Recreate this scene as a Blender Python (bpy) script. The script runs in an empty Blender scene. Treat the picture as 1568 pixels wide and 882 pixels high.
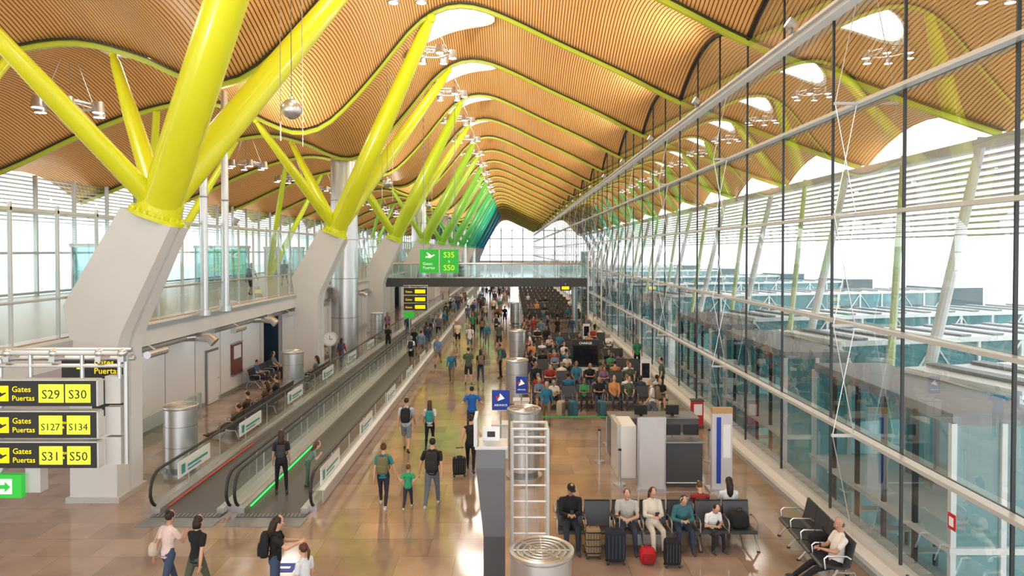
import bpy, bmesh, math, random
import numpy as np
from mathutils import Vector, Matrix
random.seed(7)
rad=math.radians
V=Vector
SC=bpy.context.scene
COL=SC.collection

# ------------------------------------------------------------------ materials
_mc={}
def pm(name,col,rough=.5,metal=0.,var=.06,scale=6.,emit=0.,coat=0.):
    if name in _mc: return _mc[name]
    m=bpy.data.materials.new(name); m.use_nodes=True
    nt=m.node_tree; b=nt.nodes['Principled BSDF']
    b.inputs['Roughness'].default_value=rough; b.inputs['Metallic'].default_value=metal
    if coat: b.inputs['Coat Weight'].default_value=coat; b.inputs['Coat Roughness'].default_value=.1
    n=nt.nodes.new('ShaderNodeTexNoise'); n.inputs['Scale'].default_value=scale; n.inputs['Detail'].default_value=3
    tc=nt.nodes.new('ShaderNodeTexCoord'); nt.links.new(tc.outputs['Object'],n.inputs['Vector'])
    r=nt.nodes.new('ShaderNodeMix'); r.data_type='RGBA'
    r.inputs[6].default_value=(*[max(0,c*(1-var)) for c in col],1)
    r.inputs[7].default_value=(*[min(1,c*(1+var)) for c in col],1)
    nt.links.new(n.outputs['Fac'],r.inputs[0]); nt.links.new(r.outputs[2],b.inputs['Base Color'])
    if emit:
        b.inputs['Emission Color'].default_value=(*col,1); b.inputs['Emission Strength'].default_value=emit
    _mc[name]=m; return m

def glass_mat(name,tint=(1,1,1),f0=.08,rough=0.,body=0.,bodycol=(.3,.6,.65)):
    m=bpy.data.materials.new(name); m.use_nodes=True; nt=m.node_tree; nt.nodes.clear(); N=nt.nodes.new; L=nt.links.new
    o=N('ShaderNodeOutputMaterial'); t=N('ShaderNodeBsdfTransparent'); t.inputs[0].default_value=(*tint,1)
    g=N('ShaderNodeBsdfGlossy'); g.inputs['Roughness'].default_value=rough
    ge=N('ShaderNodeNewGeometry'); dt=N('ShaderNodeVectorMath'); dt.operation='DOT_PRODUCT'
    L(ge.outputs['Normal'],dt.inputs[0]); L(ge.outputs['Incoming'],dt.inputs[1])
    def mt(op,a,b=None):
        n=N('ShaderNodeMath'); n.operation=op
        for i,q in enumerate((a,b)):
            if q is None: continue
            if isinstance(q,(int,float)): n.inputs[i].default_value=q
            else: L(q,n.inputs[i])
        return n.outputs[0]
    c=mt('ABSOLUTE',dt.outputs['Value']); s=mt('POWER',mt('SUBTRACT',1.,c),4.5); f=mt('ADD',mt('MULTIPLY',s,1-f0),f0)
    mx=N('ShaderNodeMixShader'); L(f,mx.inputs[0])
    if body>0:
        d=N('ShaderNodeBsdfDiffuse'); d.inputs[0].default_value=(*bodycol,1)
        m2=N('ShaderNodeMixShader'); m2.inputs[0].default_value=body
        L(t.outputs[0],m2.inputs[1]); L(d.outputs[0],m2.inputs[2]); L(m2.outputs[0],mx.inputs[1])
    else: L(t.outputs[0],mx.inputs[1])
    L(g.outputs[0],mx.inputs[2]); L(mx.outputs[0],o.inputs[0])
    return m

GLASS=glass_mat('facade_glass',(.92,.975,.97),.27)
WGLASS=glass_mat('window_glass',(.96,.98,.98),.06)
RGLASS=glass_mat('rail_glass',(.88,.955,.945),.05)
TEAL=glass_mat('teal_glass',(.62,.87,.89),.12,.02,.32,(.30,.56,.59))
STEEL=pm('brushed_steel',(.62,.625,.63),.32,.9,.05,3)
STEELD=pm('steel_dark',(.28,.29,.3),.4,.7)
ALU=pm('painted_aluminium',(.60,.595,.58),.35,.3)
WHITE=pm('white_paint',(.80,.80,.80),.5,0,.02)
BLACK=pm('black_rubber',(.015,.015,.017),.45)
DARK=pm('dark_grey',(.06,.062,.068),.45)
MULL=pm('mullion_dark',(.05,.055,.06),.4,.4)
CONC=pm('smooth_concrete',(.68,.69,.69),.6,0,.05,1.5)
SEAT=pm('seat_charcoal',(.035,.037,.043),.42)

# ------------------------------------------------------------------ mesh builder
class MB:
    def __init__(s): s.v=[];s.f=[];s.m=[];s.mats=[]
    def mi(s,mat):
        if mat not in s.mats: s.mats.append(mat)
        return s.mats.index(mat)
    def add(s,vs,fs,mat,M=None):
        o=len(s.v)
        if M is not None: vs=[M@V(v) for v in vs]
        s.v.extend([tuple(v) for v in vs]); k=s.mi(mat)
        for f in fs: s.f.append(tuple(i+o for i in f)); s.m.append(k)
    def box(s,c,sz,mat,M=None):
        x,y,z=[a/2 for a in sz]; cx,cy,cz=c
        vs=[(cx+a*x,cy+b*y,cz+d*z) for a in(-1,1) for b in(-1,1) for d in(-1,1)]
        s.add(vs,[(0,1,3,2),(4,6,7,5),(0,4,5,1),(2,3,7,6),(0,2,6,4),(1,5,7,3)],mat,M)
    def bb(s,x0,x1,y0,y1,z0,z1,mat,M=None):
        s.box(((x0+x1)/2,(y0+y1)/2,(z0+z1)/2),(x1-x0,y1-y0,z1-z0),mat,M)
    def tube(s,pts,rs,mat,n=8,M=None,caps=True):
        pts=[V(p) for p in pts]
        if not isinstance(rs,(list,tuple)): rs=[rs]*len(pts)
        vs=[];fs=[]; ref=None
        for i,p in enumerate(pts):
            d=(pts[min(i+1,len(pts)-1)]-pts[max(i-1,0)])
            if d.length<1e-9: d=V((0,0,1))
            d.normalize()
            if ref is None:
                ref=V((0,0,1)) if abs(d.z)<.9 else V((1,0,0))
            a=ref-d*ref.dot(d)
            if a.length<1e-4: a=d.orthogonal()
            a.normalize(); ref=a; b=d.cross(a)
            for k in range(n):
                t=2*math.pi*k/n; vs.append(p+(a*math.cos(t)+b*math.sin(t))*rs[i])
        for i in range(len(pts)-1):
            for k in range(n):
                fs.append((i*n+k,i*n+(k+1)%n,(i+1)*n+(k+1)%n,(i+1)*n+k))
        if caps:
            fs.append(tuple(range(n))[::-1]); fs.append(tuple((len(pts)-1)*n+k for k in range(n)))
        s.add(vs,fs,mat,M)
    def cyl(s,p0,p1,r0,mat,r1=None,n=16,M=None):
        s.tube([p0,p1],[r0,r0 if r1 is None else r1],mat,n,M)
    def sup(s,c,sz,mat,M=None,e=.35,n=12,k=8):
        def pw(a,b): return math.copysign(abs(a)**b,a)
        vs=[];fs=[]
        for i in range(k+1):
            ph=-math.pi/2+math.pi*i/k
            for j in range(n):
                th=2*math.pi*(j+.5)/n
                vs.append((c[0]+sz[0]/2*pw(math.cos(ph),e)*pw(math.cos(th),e),c[1]+sz[1]/2*pw(math.cos(ph),e)*pw(math.sin(th),e),c[2]+sz[2]/2*pw(math.sin(ph),e)))
        for i in range(k):
            for j in range(n): fs.append((i*n+j,i*n+(j+1)%n,(i+1)*n+(j+1)%n,(i+1)*n+j))
        s.add(vs,fs,mat,M)
    def ell(s,c,r,mat,M=None,n=12,k=8): s.sup(c,(2*r[0],2*r[1],2*r[2]),mat,M,1.,n,k)
    def mesh(s,name,smooth=True,ang=35):
        me=bpy.data.meshes.new(name); me.from_pydata(s.v,[],s.f)
        for m in s.mats: me.materials.append(m)
        me.polygons.foreach_set('material_index',s.m)
        if smooth:
            me.polygons.foreach_set('use_smooth',[True]*len(s.f)); me.set_sharp_from_angle(angle=rad(ang))
        me.update(); return me
    def obj(s,name,loc=(0,0,0),rz=0,smooth=True,bevel=0):
        return place(s.mesh(name,smooth),name,loc,rz,bevel)
def place(me,name,loc=(0,0,0),rz=0,bevel=0):
    o=bpy.data.objects.new(name,me); o.location=loc; o.rotation_euler=(0,0,rz); COL.objects.link(o)
    if bevel:
        b=o.modifiers.new('bevel','BEVEL'); b.width=bevel; b.segments=2; b.limit_method='ANGLE'
    return o
def text(B,s,size,loc,mat,M=None,align='LEFT',ext=.002):
    cu=bpy.data.curves.new('t','FONT'); cu.body=s; cu.size=size; cu.align_x=align; cu.extrude=ext; cu.resolution_u=2
    o=bpy.data.objects.new('t',cu); COL.objects.link(o)
    dg=bpy.context.evaluated_depsgraph_get(); me=bpy.data.meshes.new_from_object(o.evaluated_get(dg))
    T=Matrix.Translation(loc)@Matrix.Rotation(rad(90),4,'X')
    if M is not None: T=M@T
    B.add([v.co for v in me.vertices],[tuple(p.vertices) for p in me.polygons],mat,T)
    bpy.data.objects.remove(o); bpy.data.curves.remove(cu); bpy.data.meshes.remove(me)

# ------------------------------------------------------------------ ceiling geometry
BAY=9.1; R0=13.6; NB0=-2; NB1=26
PX=[-26,-23,-20,-17,-14.5,-12.3,-11,-9.8,-8.6,-7.3,-6,-4.6,-3.4,-2.2,-.8,2.4,5.2,7.8,10.5,13.5,16.5]
PZ=[9.4,10.6,12,13.1,13.5,13.0,12.4,12.1,12.5,13.7,15.2,16.9,17.75,17.95,17.6,16.1,14.8,13.5,12.5,11.4,10.4]
def rib(x):
    i=max(0,min(len(PX)-2,int(np.searchsorted(PX,x)-1)))
    x0,x1=PX[i],PX[i+1]; t=(x-x0)/(x1-x0)
    def sl(k):
        k0=max(k-1,0);k1=min(k+1,len(PX)-1); return (PZ[k1]-PZ[k0])/(PX[k1]-PX[k0])
    h=x1-x0; a=sl(i)*h; b=sl(i+1)*h
    return (2*t**3-3*t*t+1)*PZ[i]+(t**3-2*t*t+t)*a+(-2*t**3+3*t*t)*PZ[i+1]+(t**3-t*t)*b
def ceil_z(x,y):
    fr=((y-R0)/BAY)%1.0
    return rib(x)+1.3*math.sin(math.pi*fr)**.9
def ceil_mat():
    m=bpy.data.materials.new('bamboo_slats'); m.use_nodes=True; nt=m.node_tree; b=nt.nodes['Principled BSDF']
    uv=nt.nodes.new('ShaderNodeUVMap'); uv.uv_map='slat'
    sp=nt.nodes.new('ShaderNodeSeparateXYZ'); nt.links.new(uv.outputs[0],sp.inputs[0])
    d=nt.nodes.new('ShaderNodeMath'); d.operation='MULTIPLY'; d.inputs[1].default_value=1/.14; nt.links.new(sp.outputs[0],d.inputs[0])
    fr=nt.nodes.new('ShaderNodeMath'); fr.operation='FRACT'; nt.links.new(d.outputs[0],fr.inputs[0])
    gt=nt.nodes.new('ShaderNodeMath'); gt.operation='GREATER_THAN'; gt.inputs[1].default_value=.70; nt.links.new(fr.outputs[0],gt.inputs[0])
    fl=nt.nodes.new('ShaderNodeMath'); fl.operation='FLOOR'; nt.links.new(d.outputs[0],fl.inputs[0])
    wn=nt.nodes.new('ShaderNodeTexNoise'); wn.inputs['Scale'].default_value=.35; wn.inputs['Detail'].default_value=4
    cx=nt.nodes.new('ShaderNodeCombineXYZ'); nt.links.new(fl.outputs[0],cx.inputs[0]); nt.links.new(sp.outputs[1],cx.inputs[1]); nt.links.new(cx.outputs[0],wn.inputs['Vector'])
    m1=nt.nodes.new('ShaderNodeMix'); m1.data_type='RGBA'; m1.inputs[6].default_value=(.82,.42,.13,1); m1.inputs[7].default_value=(.93,.56,.22,1)
    nt.links.new(wn.outputs['Fac'],m1.inputs[0])
    m2=nt.nodes.new('ShaderNodeMix'); m2.data_type='RGBA'; m2.inputs[7].default_value=(.20,.075,.018,1)
    nt.links.new(gt.outputs[0],m2.inputs[0]); nt.links.new(m1.outputs[2],m2.inputs[6]); nt.links.new(m2.outputs[2],b.inputs['Base Color'])
    b.inputs['Roughness'].default_value=.5
    return m
CEIL=ceil_mat()
xs=list(np.arange(-26,16.51,.5)); arc=[0]
for i in range(1,len(xs)): arc.append(arc[-1]+math.hypot(xs[i]-xs[i-1],rib(xs[i])-rib(xs[i-1])))
NS=10
ys=[R0+BAY*(NB0+k/NS) for k in range((NB1-NB0)*NS+1)]
vs=[(x,y,ceil_z(x,y) if (j%NS) else rib(x)) for j,y in enumerate(ys) for x in xs]
n=len(xs); fs=[(j*n+i,(j+1)*n+i,(j+1)*n+i+1,j*n+i+1) for j in range(len(ys)-1) for i in range(n-1)]
me=bpy.data.meshes.new('ceiling'); me.from_pydata(vs,[],fs); me.materials.append(CEIL)
uvl=me.uv_layers.new(name='slat')
li=np.zeros(len(me.loops),dtype=np.int32); me.loops.foreach_get('vertex_index',li)
uvs=np.stack([np.array(arc)[li%n],np.array(ys)[li//n]],1).astype(np.float32); uvl.data.foreach_set('uv',uvs.ravel())
me.polygons.foreach_set('use_smooth',[True]*len(fs)); me.set_sharp_from_angle(angle=rad(28))
place(me,'ceiling')

RIBM=pm('rib_yellow_green',(.56,.64,.05),.4,0,.03)
B=MB()
for k in range(NB0,NB1+1):
    y=R0+BAY*k
    P=[V((x,y,rib(x)-.12)) for x in np.arange(-25.8,16.3,.6)]
    for (w,h,dz,mt) in ((.08,.11,0,RIBM),(.22,.02,.09,BLACK)):
        vv=[];ff=[]
        for p in P:
            for a,b in((-1,-1),(1,-1),(1,1),(-1,1)): vv.append((p.x,p.y+a*w,p.z+dz+b*h))
        for i in range(len(P)-1):
            for q in range(4): ff.append((i*4+q,i*4+(q+1)%4,i*4+4+(q+1)%4,i*4+4+q))
        B.add(vv,ff,mt)
B.obj('ceiling_beam_ribs')

SKY=pm('rooflight_diffuser',(1,.97,.9),.6,0,0,1,emit=7.)
RIM=pm('rooflight_rim',(.85,.85,.82),.5)
def skylight(x0,y0,ax,ay):
    B=MB(); N=28
    def pt(r,t,o): 
        x=x0+ax*r*math.cos(t); y=y0+ay*r*math.sin(t); return (x,y,ceil_z(x,y)-o)
    vs=[pt(0,0,.10)]+[pt(r,2*math.pi*k/N,.10) for r in(.33,.66,1.) for k in range(N)]
    fs=[(0,1+(k+1)%N,1+k) for k in range(N)]
    for q in range(2):
        for k in range(N): a=1+q*N; fs.append((a+k,a+(k+1)%N,a+N+(k+1)%N,a+N+k))
    B.add(vs,fs,SKY)
    vs=[];
    for r,o in((1.,.02),(1.,.2),(1.1,.2),(1.1,.02)): vs+= [pt(r,2*math.pi*k/N,o) for k in range(N)]
    fs=[]
    for q in range(3):
        for k in range(N): fs.append((q*N+k,q*N+(k+1)%N,q*N+N+(k+1)%N,q*N+N+k))
    B.add(vs,fs,RIM); B.obj('oval_rooflight')
for k in range(-1,16):
    y=R0+BAY*(k+.5)
    skylight(-3.0,y,1.9,1.7); skylight(-14.6,y,1.5,1.3)

# ------------------------------------------------------------------ floor
def floor_mat():
    m=bpy.data.materials.new('polished_stone_tiles'); m.use_nodes=True; nt=m.node_tree; b=nt.nodes['Principled BSDF']
    g=nt.nodes.new('ShaderNodeNewGeometry')
    br=nt.nodes.new('ShaderNodeTexBrick'); br.inputs['Scale'].default_value=1.; br.inputs['Brick Width'].default_value=1.2; br.inputs['Row Height'].default_value=.9
    br.inputs['Mortar Size'].default_value=.006; br.inputs['Color1'].default_value=(.36,.265,.20,1); br.inputs['Color2'].default_value=(.25,.175,.128,1); br.inputs['Mortar'].default_value=(.2,.14,.10,1)
    br.inputs['Bias'].default_value=-.1
    nt.links.new(g.outputs['Position'],br.inputs['Vector'])
    n=nt.nodes.new('ShaderNodeTexNoise'); n.inputs['Scale'].default_value=1.3; n.inputs['Detail'].default_value=6; nt.links.new(g.outputs['Position'],n.inputs['Vector'])
    mx=nt.nodes.new('ShaderNodeMix'); mx.data_type='RGBA'; mx.blend_type='OVERLAY'; mx.inputs[0].default_value=.4
    nt.links.new(br.outputs['Color'],mx.inputs[6]); nt.links.new(n.outputs['Fac'],mx.inputs[7]); 
    nt.links.new(mx.outputs[2],b.inputs['Base Color'])
    b.inputs['Roughness'].default_value=.10; b.inputs['IOR'].default_value=1.85
    return m
B=MB(); B.bb(-24,7.95,-6,250,-.3,0,floor_mat()); B.obj('floor',smooth=False)
B=MB(); B.bb(7.3,7.95,-6,250,.0,.12,pm('ledge_light',(.72,.71,.68),.4)); B.bb(7.15,7.3,-6,250,0,.012,STEELD); B.obj('trim_1',smooth=False)

# ------------------------------------------------------------------ right glass wall
GX=7.8; ZT=[.1,2.4,4.85,7.3,9.75,12.2]
B=MB(); step=BAY/3
yy=[R0+BAY*NB0+step*k for k in range((NB1-NB0)*3+1)]
for a,b in zip(yy[:-1],yy[1:]):
    q=[a+(b-a)*t/4 for t in range(5)]
    vv=[(GX,y,-.3) for y in q]+[(GX,y,ceil_z(GX,y-1e-4)) for y in q]
    B.add(vv,[(i,i+1,i+6,i+5) for i in range(4)],GLASS)
B.obj('window_1',smooth=False)
B=MB()
for y in yy:
    B.bb(GX-.03,GX+.03,y-.018,y+.018,0,ceil_z(GX,y)-.02,MULL)
for z in ZT[1:5]:
    B.bb(GX-.24,GX-.03,-4,246,z-.04,z+.04,ALU); B.bb(GX+.02,GX+.06,-4,246,z-.03,z+.03,MULL)
B.bb(GX-.30,GX-.0,-4,246,ZT[5]-.13,ZT[5]+.13,WHITE); B.bb(GX-.42,GX-.30,-4,246,ZT[5]-.04,ZT[5]+.04,ALU)
B.bb(GX-.2,GX+.1,-4,246,-.02,.2,ALU)
P=[(GX,R0+BAY*NB0+BAY*k/10,ceil_z(GX,R0+BAY*NB0+BAY*k/10+1e-5)-.03 if k%10 else rib(GX)-.03) for k in range((NB1-NB0)*10)]
B.tube(P,.09,BLACK,6)
for k in range(0,(NB1-NB0)):
    y=R0+BAY*NB0+BAY*k+1.5
    for i,z in enumerate(ZT[1:5]):
        B.bb(GX-.7,GX-.04,y-.03,y+.03,z-.03,z+.03,ALU)
        B.cyl((GX-.68,y,z),(GX-.2,y,ZT[i+2] if i<3 else 12.1),.011,STEEL,n=5)
        B.cyl((GX-.68,y,z),(GX-.2,y,ZT[i]),.011,STEEL,n=5)
B.obj('window_frame',smooth=False)

APR=pm('apron_concrete',(.58,.59,.59),.8,0,.1,.1)
B=MB(); B.bb(-260,300,-150,600,-5.4,-5.2,APR); B.obj('apron_ground',smooth=False)
GRN=pm('strut_pale_green',(.58,.70,.38),.4)
B=MB()
for k in range(NB0,NB1):
    y=R0+BAY*k
    B.tube([(12.2,y,-5.2),(15.6,y,10.25)],[.22,.15],WHITE,10)
    B.tube([(12.2,y,-5.2),(15.6,y+BAY/2,10.25)],[.16,.12],GRN,8)
B.bb(15.4,15.6,-4,246,9.9,10.2,WHITE)
for j in range(14): B.bb(15.9+.05*j,16.2+.05*j,-4,246,9.9-.22*j,9.97-.22*j,ALU)
B.obj('facade_louvre_struts')
TRD=pm('tunnel_roof_grey',(.24,.27,.29),.5); TRL=pm('tunnel_frame_white',(.78,.80,.80),.4); TDK=pm('tunnel_panel_dark',(.08,.13,.15),.3)
def jet_bridge(y):
    B=MB()
    B.bb(9.6,11.8,y-3.4,y+3.4,-5.2,-4.9,TRL)
    B.bb(9.6,11.8,y-3.4,y+3.4,2.7,2.95,TRD)
    for z in(-2.3,0):
        B.bb(9.5,11.9,y-3.5,y+3.5,z-.10,z+.04,TRL)
    for x in np.linspace(9.6,11.8,3):
        for s in(-1,1): B.box((x,y+s*3.4,-1.1),(.12,.12,7.7),TRL)
    for yq in np.linspace(-3.4,3.4,6):
        for x in(9.6,11.8): B.box((x,y+yq,-1.1),(.10,.10,7.7),MULL)
    for s in(-1,1): B.bb(9.65,11.75,y+s*3.38-.02,y+s*3.38+.02,-4.9,2.7,TEAL)
    for i in range(8): B.bb(9.7,11.7,y-3.2+i*.8,y-2.9+i*.8,-2.0+i*.24,-1.95+i*.24,TRL)
    B.bb(11.76,11.8,y-3.35,y+3.35,-4.9,2.7,TEAL)
    M=Matrix.Translation((11.9,y,.2))@Matrix.Rotation(rad(14),4,'Z')
    L=26
    B.bb(0,L,-1.7,1.7,-.2,0,TRD,M); B.bb(0,L,-1.8,1.8,2.7,2.9,TRL,M)
    for s in(-1,1):
        B.bb(0,L,s*1.68-.02,s*1.68+.02,0,2.7,TEAL,M)
        for i in range(13): B.box((i*L/12,s*1.74,1.35),(.12,.1,2.9),TRL,M)
        for i in range(1,12,3): B.box(((i+.5)*L/12,s*1.72,.9),(L/12-.2,.04,1.6),TDK,M)
        for i in range(12): B.tube([(i*L/12,s*1.76,0 if i%2 else 2.7),((i+1)*L/12,s*1.76,2.7 if i%2 else 0)],.04,TRL,5,M)
    B.cyl((L-2,0,-5.4),(L-2,0,-.2),.35,TRL,M=M)
    B.bb(L,L+3.4,-2.4,2.4,-.3,3.1,TDK,M)
    for i in range(16): B.box((1+i*L/16,0,2.95),(.5,3.5,.08),TRD,M)
    B.obj('jet_bridge',smooth=False)
for y in (18.2,27.3,36.4,54.6,72.8,91,118.3,145.6): jet_bridge(y)
B=MB()
B.bb(8.6,9.4,0,200,-5.2,-.9,TRL)
for i in range(260): 
    B.bb(8.5,9.5,i*.5,i*.5+.28,-.88,-.78,TRD)
B.bb(8.4,12,0,13.4,-.8,-.6,TRD)
for i in range(34): B.bb(8.4,12,i*.4,i*.4+.2,-.6,-.5,TRL)
B.obj('service_gallery_roof',smooth=False)

# ------------------------------------------------------------------ mezzanine
B=MB()
B.bb(-24,-11.5,-6,250,3.6,4.22,WHITE)
B.bb(-11.5,-11.35,-6,250,3.55,4.25,CONC); B.bb(-11.35,-11.3,-6,250,4.05,4.2,STEEL)
B.bb(-24,-11.6,-6,250,4.22,4.27,pm('mezzanine_floor',(.45,.35,.28),.3))
B.obj('mezzanine_slab',smooth=False)
B=MB()
y=-4.
B.bb(-11.61,-11.59,-4,240,4.35,7.5,RGLASS)
while y<160:
    B.bb(-11.66,-11.58,y-.03,y+.03,4.2,7.65,ALU); y+=1.65
B.tube([(-11.5,-4,5.3),(-11.5,240,5.3)],.035,STEEL,8); B.bb(-11.64,-11.58,-4,240,7.45,7.53,ALU)
B.obj('mezzanine_glass_screen',smooth=False)
B=MB(); B.bb(-24.01,-24.0,-6,250,4.27,10.3,WGLASS); B.obj('window_2',smooth=False)
B=MB()
for k in range(0,84): B.bb(-24.1,-23.9,-5+3.033*k-.05,-5+3.033*k+.05,4.2,10.3,ALU)
for z in (4.4,6.4,8.4): B.bb(-24.1,-23.85,-6,250,z-.06,z+.06,ALU)
for j in range(12): B.bb(-24.7,-24.25,-6,250,8.0+.2*j,8.04+.2*j,ALU)
B.obj('window_frame',smooth=False)
for k in range(14):
    B=MB(); y=8+k*14
    B.bb(-23.2,-20.5,y,y+3.2,4.27,6.7,TEAL); B.bb(-23.3,-20.4,y-.1,y+3.3,6.7,6.9,ALU)
    for x in(-23.2,-21.8,-20.5):
        B.box((x,y,5.5),(.08,.08,2.5),ALU); B.box((x,y+3.2,5.5),(.08,.08,2.5),ALU)
    B.obj('glazed_mezzanine_booth',smooth=False)

WALL=pm('wall_panel_white',(.79,.79,.79),.5,0,.02,.5)
B=MB()
segs=[(20.5,35.4),(38.2,52),(56,75),(79,250)]
for a,b in segs:
    B.bb(-13.1,-12.9,a,b,0,3.6,WALL)
    k=a
    while k<min(b,110): B.bb(-12.9,-12.89,k-.01,k+.01,0,3.6,STEELD); k+=2.4
    B.bb(-12.9,-12.87,a,b,0,.15,STEEL)
B.bb(-24,-12.9,20.4,20.6,0,3.6,pm('wall_panel_warm',(.66,.55,.5),.5))
B.obj('wall_left',smooth=False)
DL=pm('downlight_lens',(1,.96,.9),.5,0,0,1,emit=14)
B=MB()
for k in range(26):
    y=8+k*3.2
    for x in((-12.2,) if y>19 else (-12.2,-15,-18)): B.cyl((x,y,3.57),(x,y,3.6),.16,WHITE,n=16); B.cyl((x,y,3.56),(x,y,3.57),.13,DL,n=16)
B.obj('recessed_downlights')
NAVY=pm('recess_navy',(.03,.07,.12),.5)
B=MB()
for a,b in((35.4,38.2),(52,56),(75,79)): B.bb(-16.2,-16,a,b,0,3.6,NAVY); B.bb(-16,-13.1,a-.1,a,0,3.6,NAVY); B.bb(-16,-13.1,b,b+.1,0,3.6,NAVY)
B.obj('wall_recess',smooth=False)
B=MB()
y=29.2
B.bb(-12.86,-12.84,y-.6,y+.6,0,2.3,STEELD); B.bb(-12.84,-12.80,y-.5,y+.5,.02,2.2,WHITE); B.cyl((-12.8,y+.38,1.0),(-12.7,y+.38,1.0),.02,STEEL,n=8); B.cyl((-12.72,y+.25,1.0),(-12.72,y+.40,1.0),.015,STEEL,n=8)
B.obj('door_1',smooth=False)
B=MB(); B.bb(-12.88,-12.82,31.2,32.4,.8,2.2,pm('poster_maroon',(.18,.05,.05),.4)); B.bb(-12.82,-12.81,31.4,32.2,1.5,2.1,WHITE); B.bb(-12.83,-12.8,31.15,32.45,2.2,2.26,STEEL); B.bb(-12.83,-12.8,31.15,32.45,.74,.8,STEEL); B.obj('wall_notice_board',smooth=False)
B=MB()
for k in range(14):
    y=20.5+k*6.5
    B.tube([(-11.9,y,3.35),(-11.9,y+4.4,3.35)],.14,STEEL,10)
    B.tube([(-11.9,y+4.2,3.35),(-11.6,y+4.5,3.35),(-11.1,y+4.5,3.32),(-10.9,y+4.5,3.15)],[.14,.16,.18,.2],STEEL,12)
    B.cyl((-11.2,y+.4,3.3),(-11.2,y+1.5,3.3),.12,STEEL,n=10); B.cyl((-11.2,y+.9,3.4),(-11.5,y+.9,3.6),.03,STEEL,n=6)
B.obj('ventilation_pipes')
B=MB(); B.bb(-11.9,-11.88,21,26,.1,1.1,RGLASS); B.tube([(-11.9,21,1.1),(-11.9,26,1.1)],.03,STEEL); 
for y in(21,23.5,26): B.cyl((-11.9,y,0),(-11.9,y,1.1),.03,STEEL,n=8)
B.obj('glass_guard_rail')
B=MB(); B.bb(-24,8,249,249.3,0,3,WHITE); 
for x in range(-24,9,4): B.box((x,249,8),(.3,.4,14),STEELD)
for z in(5,8,11,14): B.bb(-24,8,248.8,249.2,z-.12,z+.12,STEELD)
B.obj('wall_far',smooth=False)

# ------------------------------------------------------------------ tree columns
cols=[(.76,.80,.02),(.74,.82,.02),(.60,.78,.03),(.42,.74,.05),(.28,.68,.07),(.17,.64,.10),(.09,.58,.15),(.04,.52,.22),(.01,.47,.32),(.01,.40,.42),(.01,.32,.50),(.02,.22,.50)]
def tree_column(d,ci):
    c=cols[min(ci,len(cols)-1)]
    P=pm('branch_paint_%d'%ci,c,.32,0,.02,2,coat=.3)
    B=MB()
    poly=[(-11.42,0,.62),(-11.38,4.2,.62),(-11.55,5.1,.62),(-10.12,7.62,.5),(-8.82,7.12,.5),(-10.05,4.4,.62),(-10.2,3.9,.62),(-10.2,0,.62)]
    for s in(-1,1):
        a=[(x,d+s*hd,z) for x,z,hd in poly]
        b=[(x,d+s*hd*.14,z) for x,z,hd in poly]
        n=len(a); fs=[tuple(range(n)) if s<0 else tuple(range(n))[::-1]]
        fs+=[(i,(i+1)%n,n+(i+1)%n,n+i) for i in range(n)]
        fs.append(tuple(range(n,2*n)))
        B.add(a+b,fs,CONC)
    inn=[]
    for s in(-1,1): inn+=[(-10.8+(x+10.8)*.88 if z<4.6 else x+.08*(1 if x<-10.5 else -1),d+s*.13,z*.995) for x,z,hd in poly]
    B.add(inn,[tuple(range(n)),tuple(range(n,2*n))[::-1]]+[(i,(i+1)%n,n+(i+1)%n,n+i) for i in range(n)],CONC)
    B.bb(-11.5,-10.12,d-.68,d+.68,0,.14,ALU)
    base=V((-9.46,d,7.36)); ax=V((.36,0,.93)).normalized()
    B.cyl(base,base+ax*.10,.70,P,n=28); B.cyl(base+ax*.10,base+ax*.42,.56,P,n=28,r1=.56)
    sd=ax.cross(V((0,1,0)))
    for k in range(18):
        t=2*math.pi*k/18; q=base+ax*.1+(V((0,1,0))*math.cos(t)+sd*math.sin(t))*.63
        B.cyl(q,q+ax*.09,.045,P,n=6)
    s0=base+ax*.3
    B.ell(s0+ax*.15,(.57,.57,.55),P)
    def br(end,r0,rm,r1):
        e=V(end); e.z=rib(e.x)-.3; v=e-s0
        B.tube([s0,s0+v*.12,s0+v*.5,s0+v*.93,e],[r0,r0,rm,r1,r1*.55],P,20)
        B.ell(e,(r1*.8,r1*.8,r1*.8),P)
    br((-3.75,d-4.55,0),.50,.47,.30)
    br((-3.75,d+4.55,0),.42,.38,.24)
    br((-11.9,d-4.55,0),.27,.24,.16)
    br((-13.2,d+4.55,0),.27,.24,.16)
    B.obj('branching_tree_column')
for k in range(-1,12): tree_column(18.15+18.2*k,max(k,0))
for k in range(0,10):
    B=MB(); d=18.15+18.2*k
    P=pm('branch_paint_%d'%min(k,11),cols[min(k,11)],.32)
    for (x1,dy) in((-16.5,-4.55),(-16.5,4.55)):
        B.tube([(-19.5,d,4.25),(x1,d+dy,rib(x1)-.2)],[.26,.16],P,12)
    B.obj('mezzanine_branch_strut')
def added_uplight(x,y,z,dirv,energy,name='added_ceiling_uplight'):  # fixture with glowing lens and spot, added to brighten the slatted ceiling
    B=MB(); d=V(dirv).normalized(); B.cyl(d*-.14,d*.10,.13,ALU,r1=.16,n=16); B.cyl(d*.095,d*.10,.13,pm('added_uplight_lens',(1,.9,.75),.4,0,0,1,emit=4),n=16)
    B.box((0,0,-.16),(.05,.2,.2),STEELD)
    o=B.obj(name,(x,y,z))
    l=bpy.data.lights.new('added_uplight_lamp','SPOT'); l.energy=energy; l.color=(1,.90,.76); l.shadow_soft_size=.12; l.spot_size=rad(150); l.spot_blend=1.
    lo=bpy.data.objects.new('lamp',l); lo.location=d*.16; lo.rotation_euler=d.to_track_quat('-Z','Y').to_euler(); COL.objects.link(lo); lo.parent=o
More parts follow.
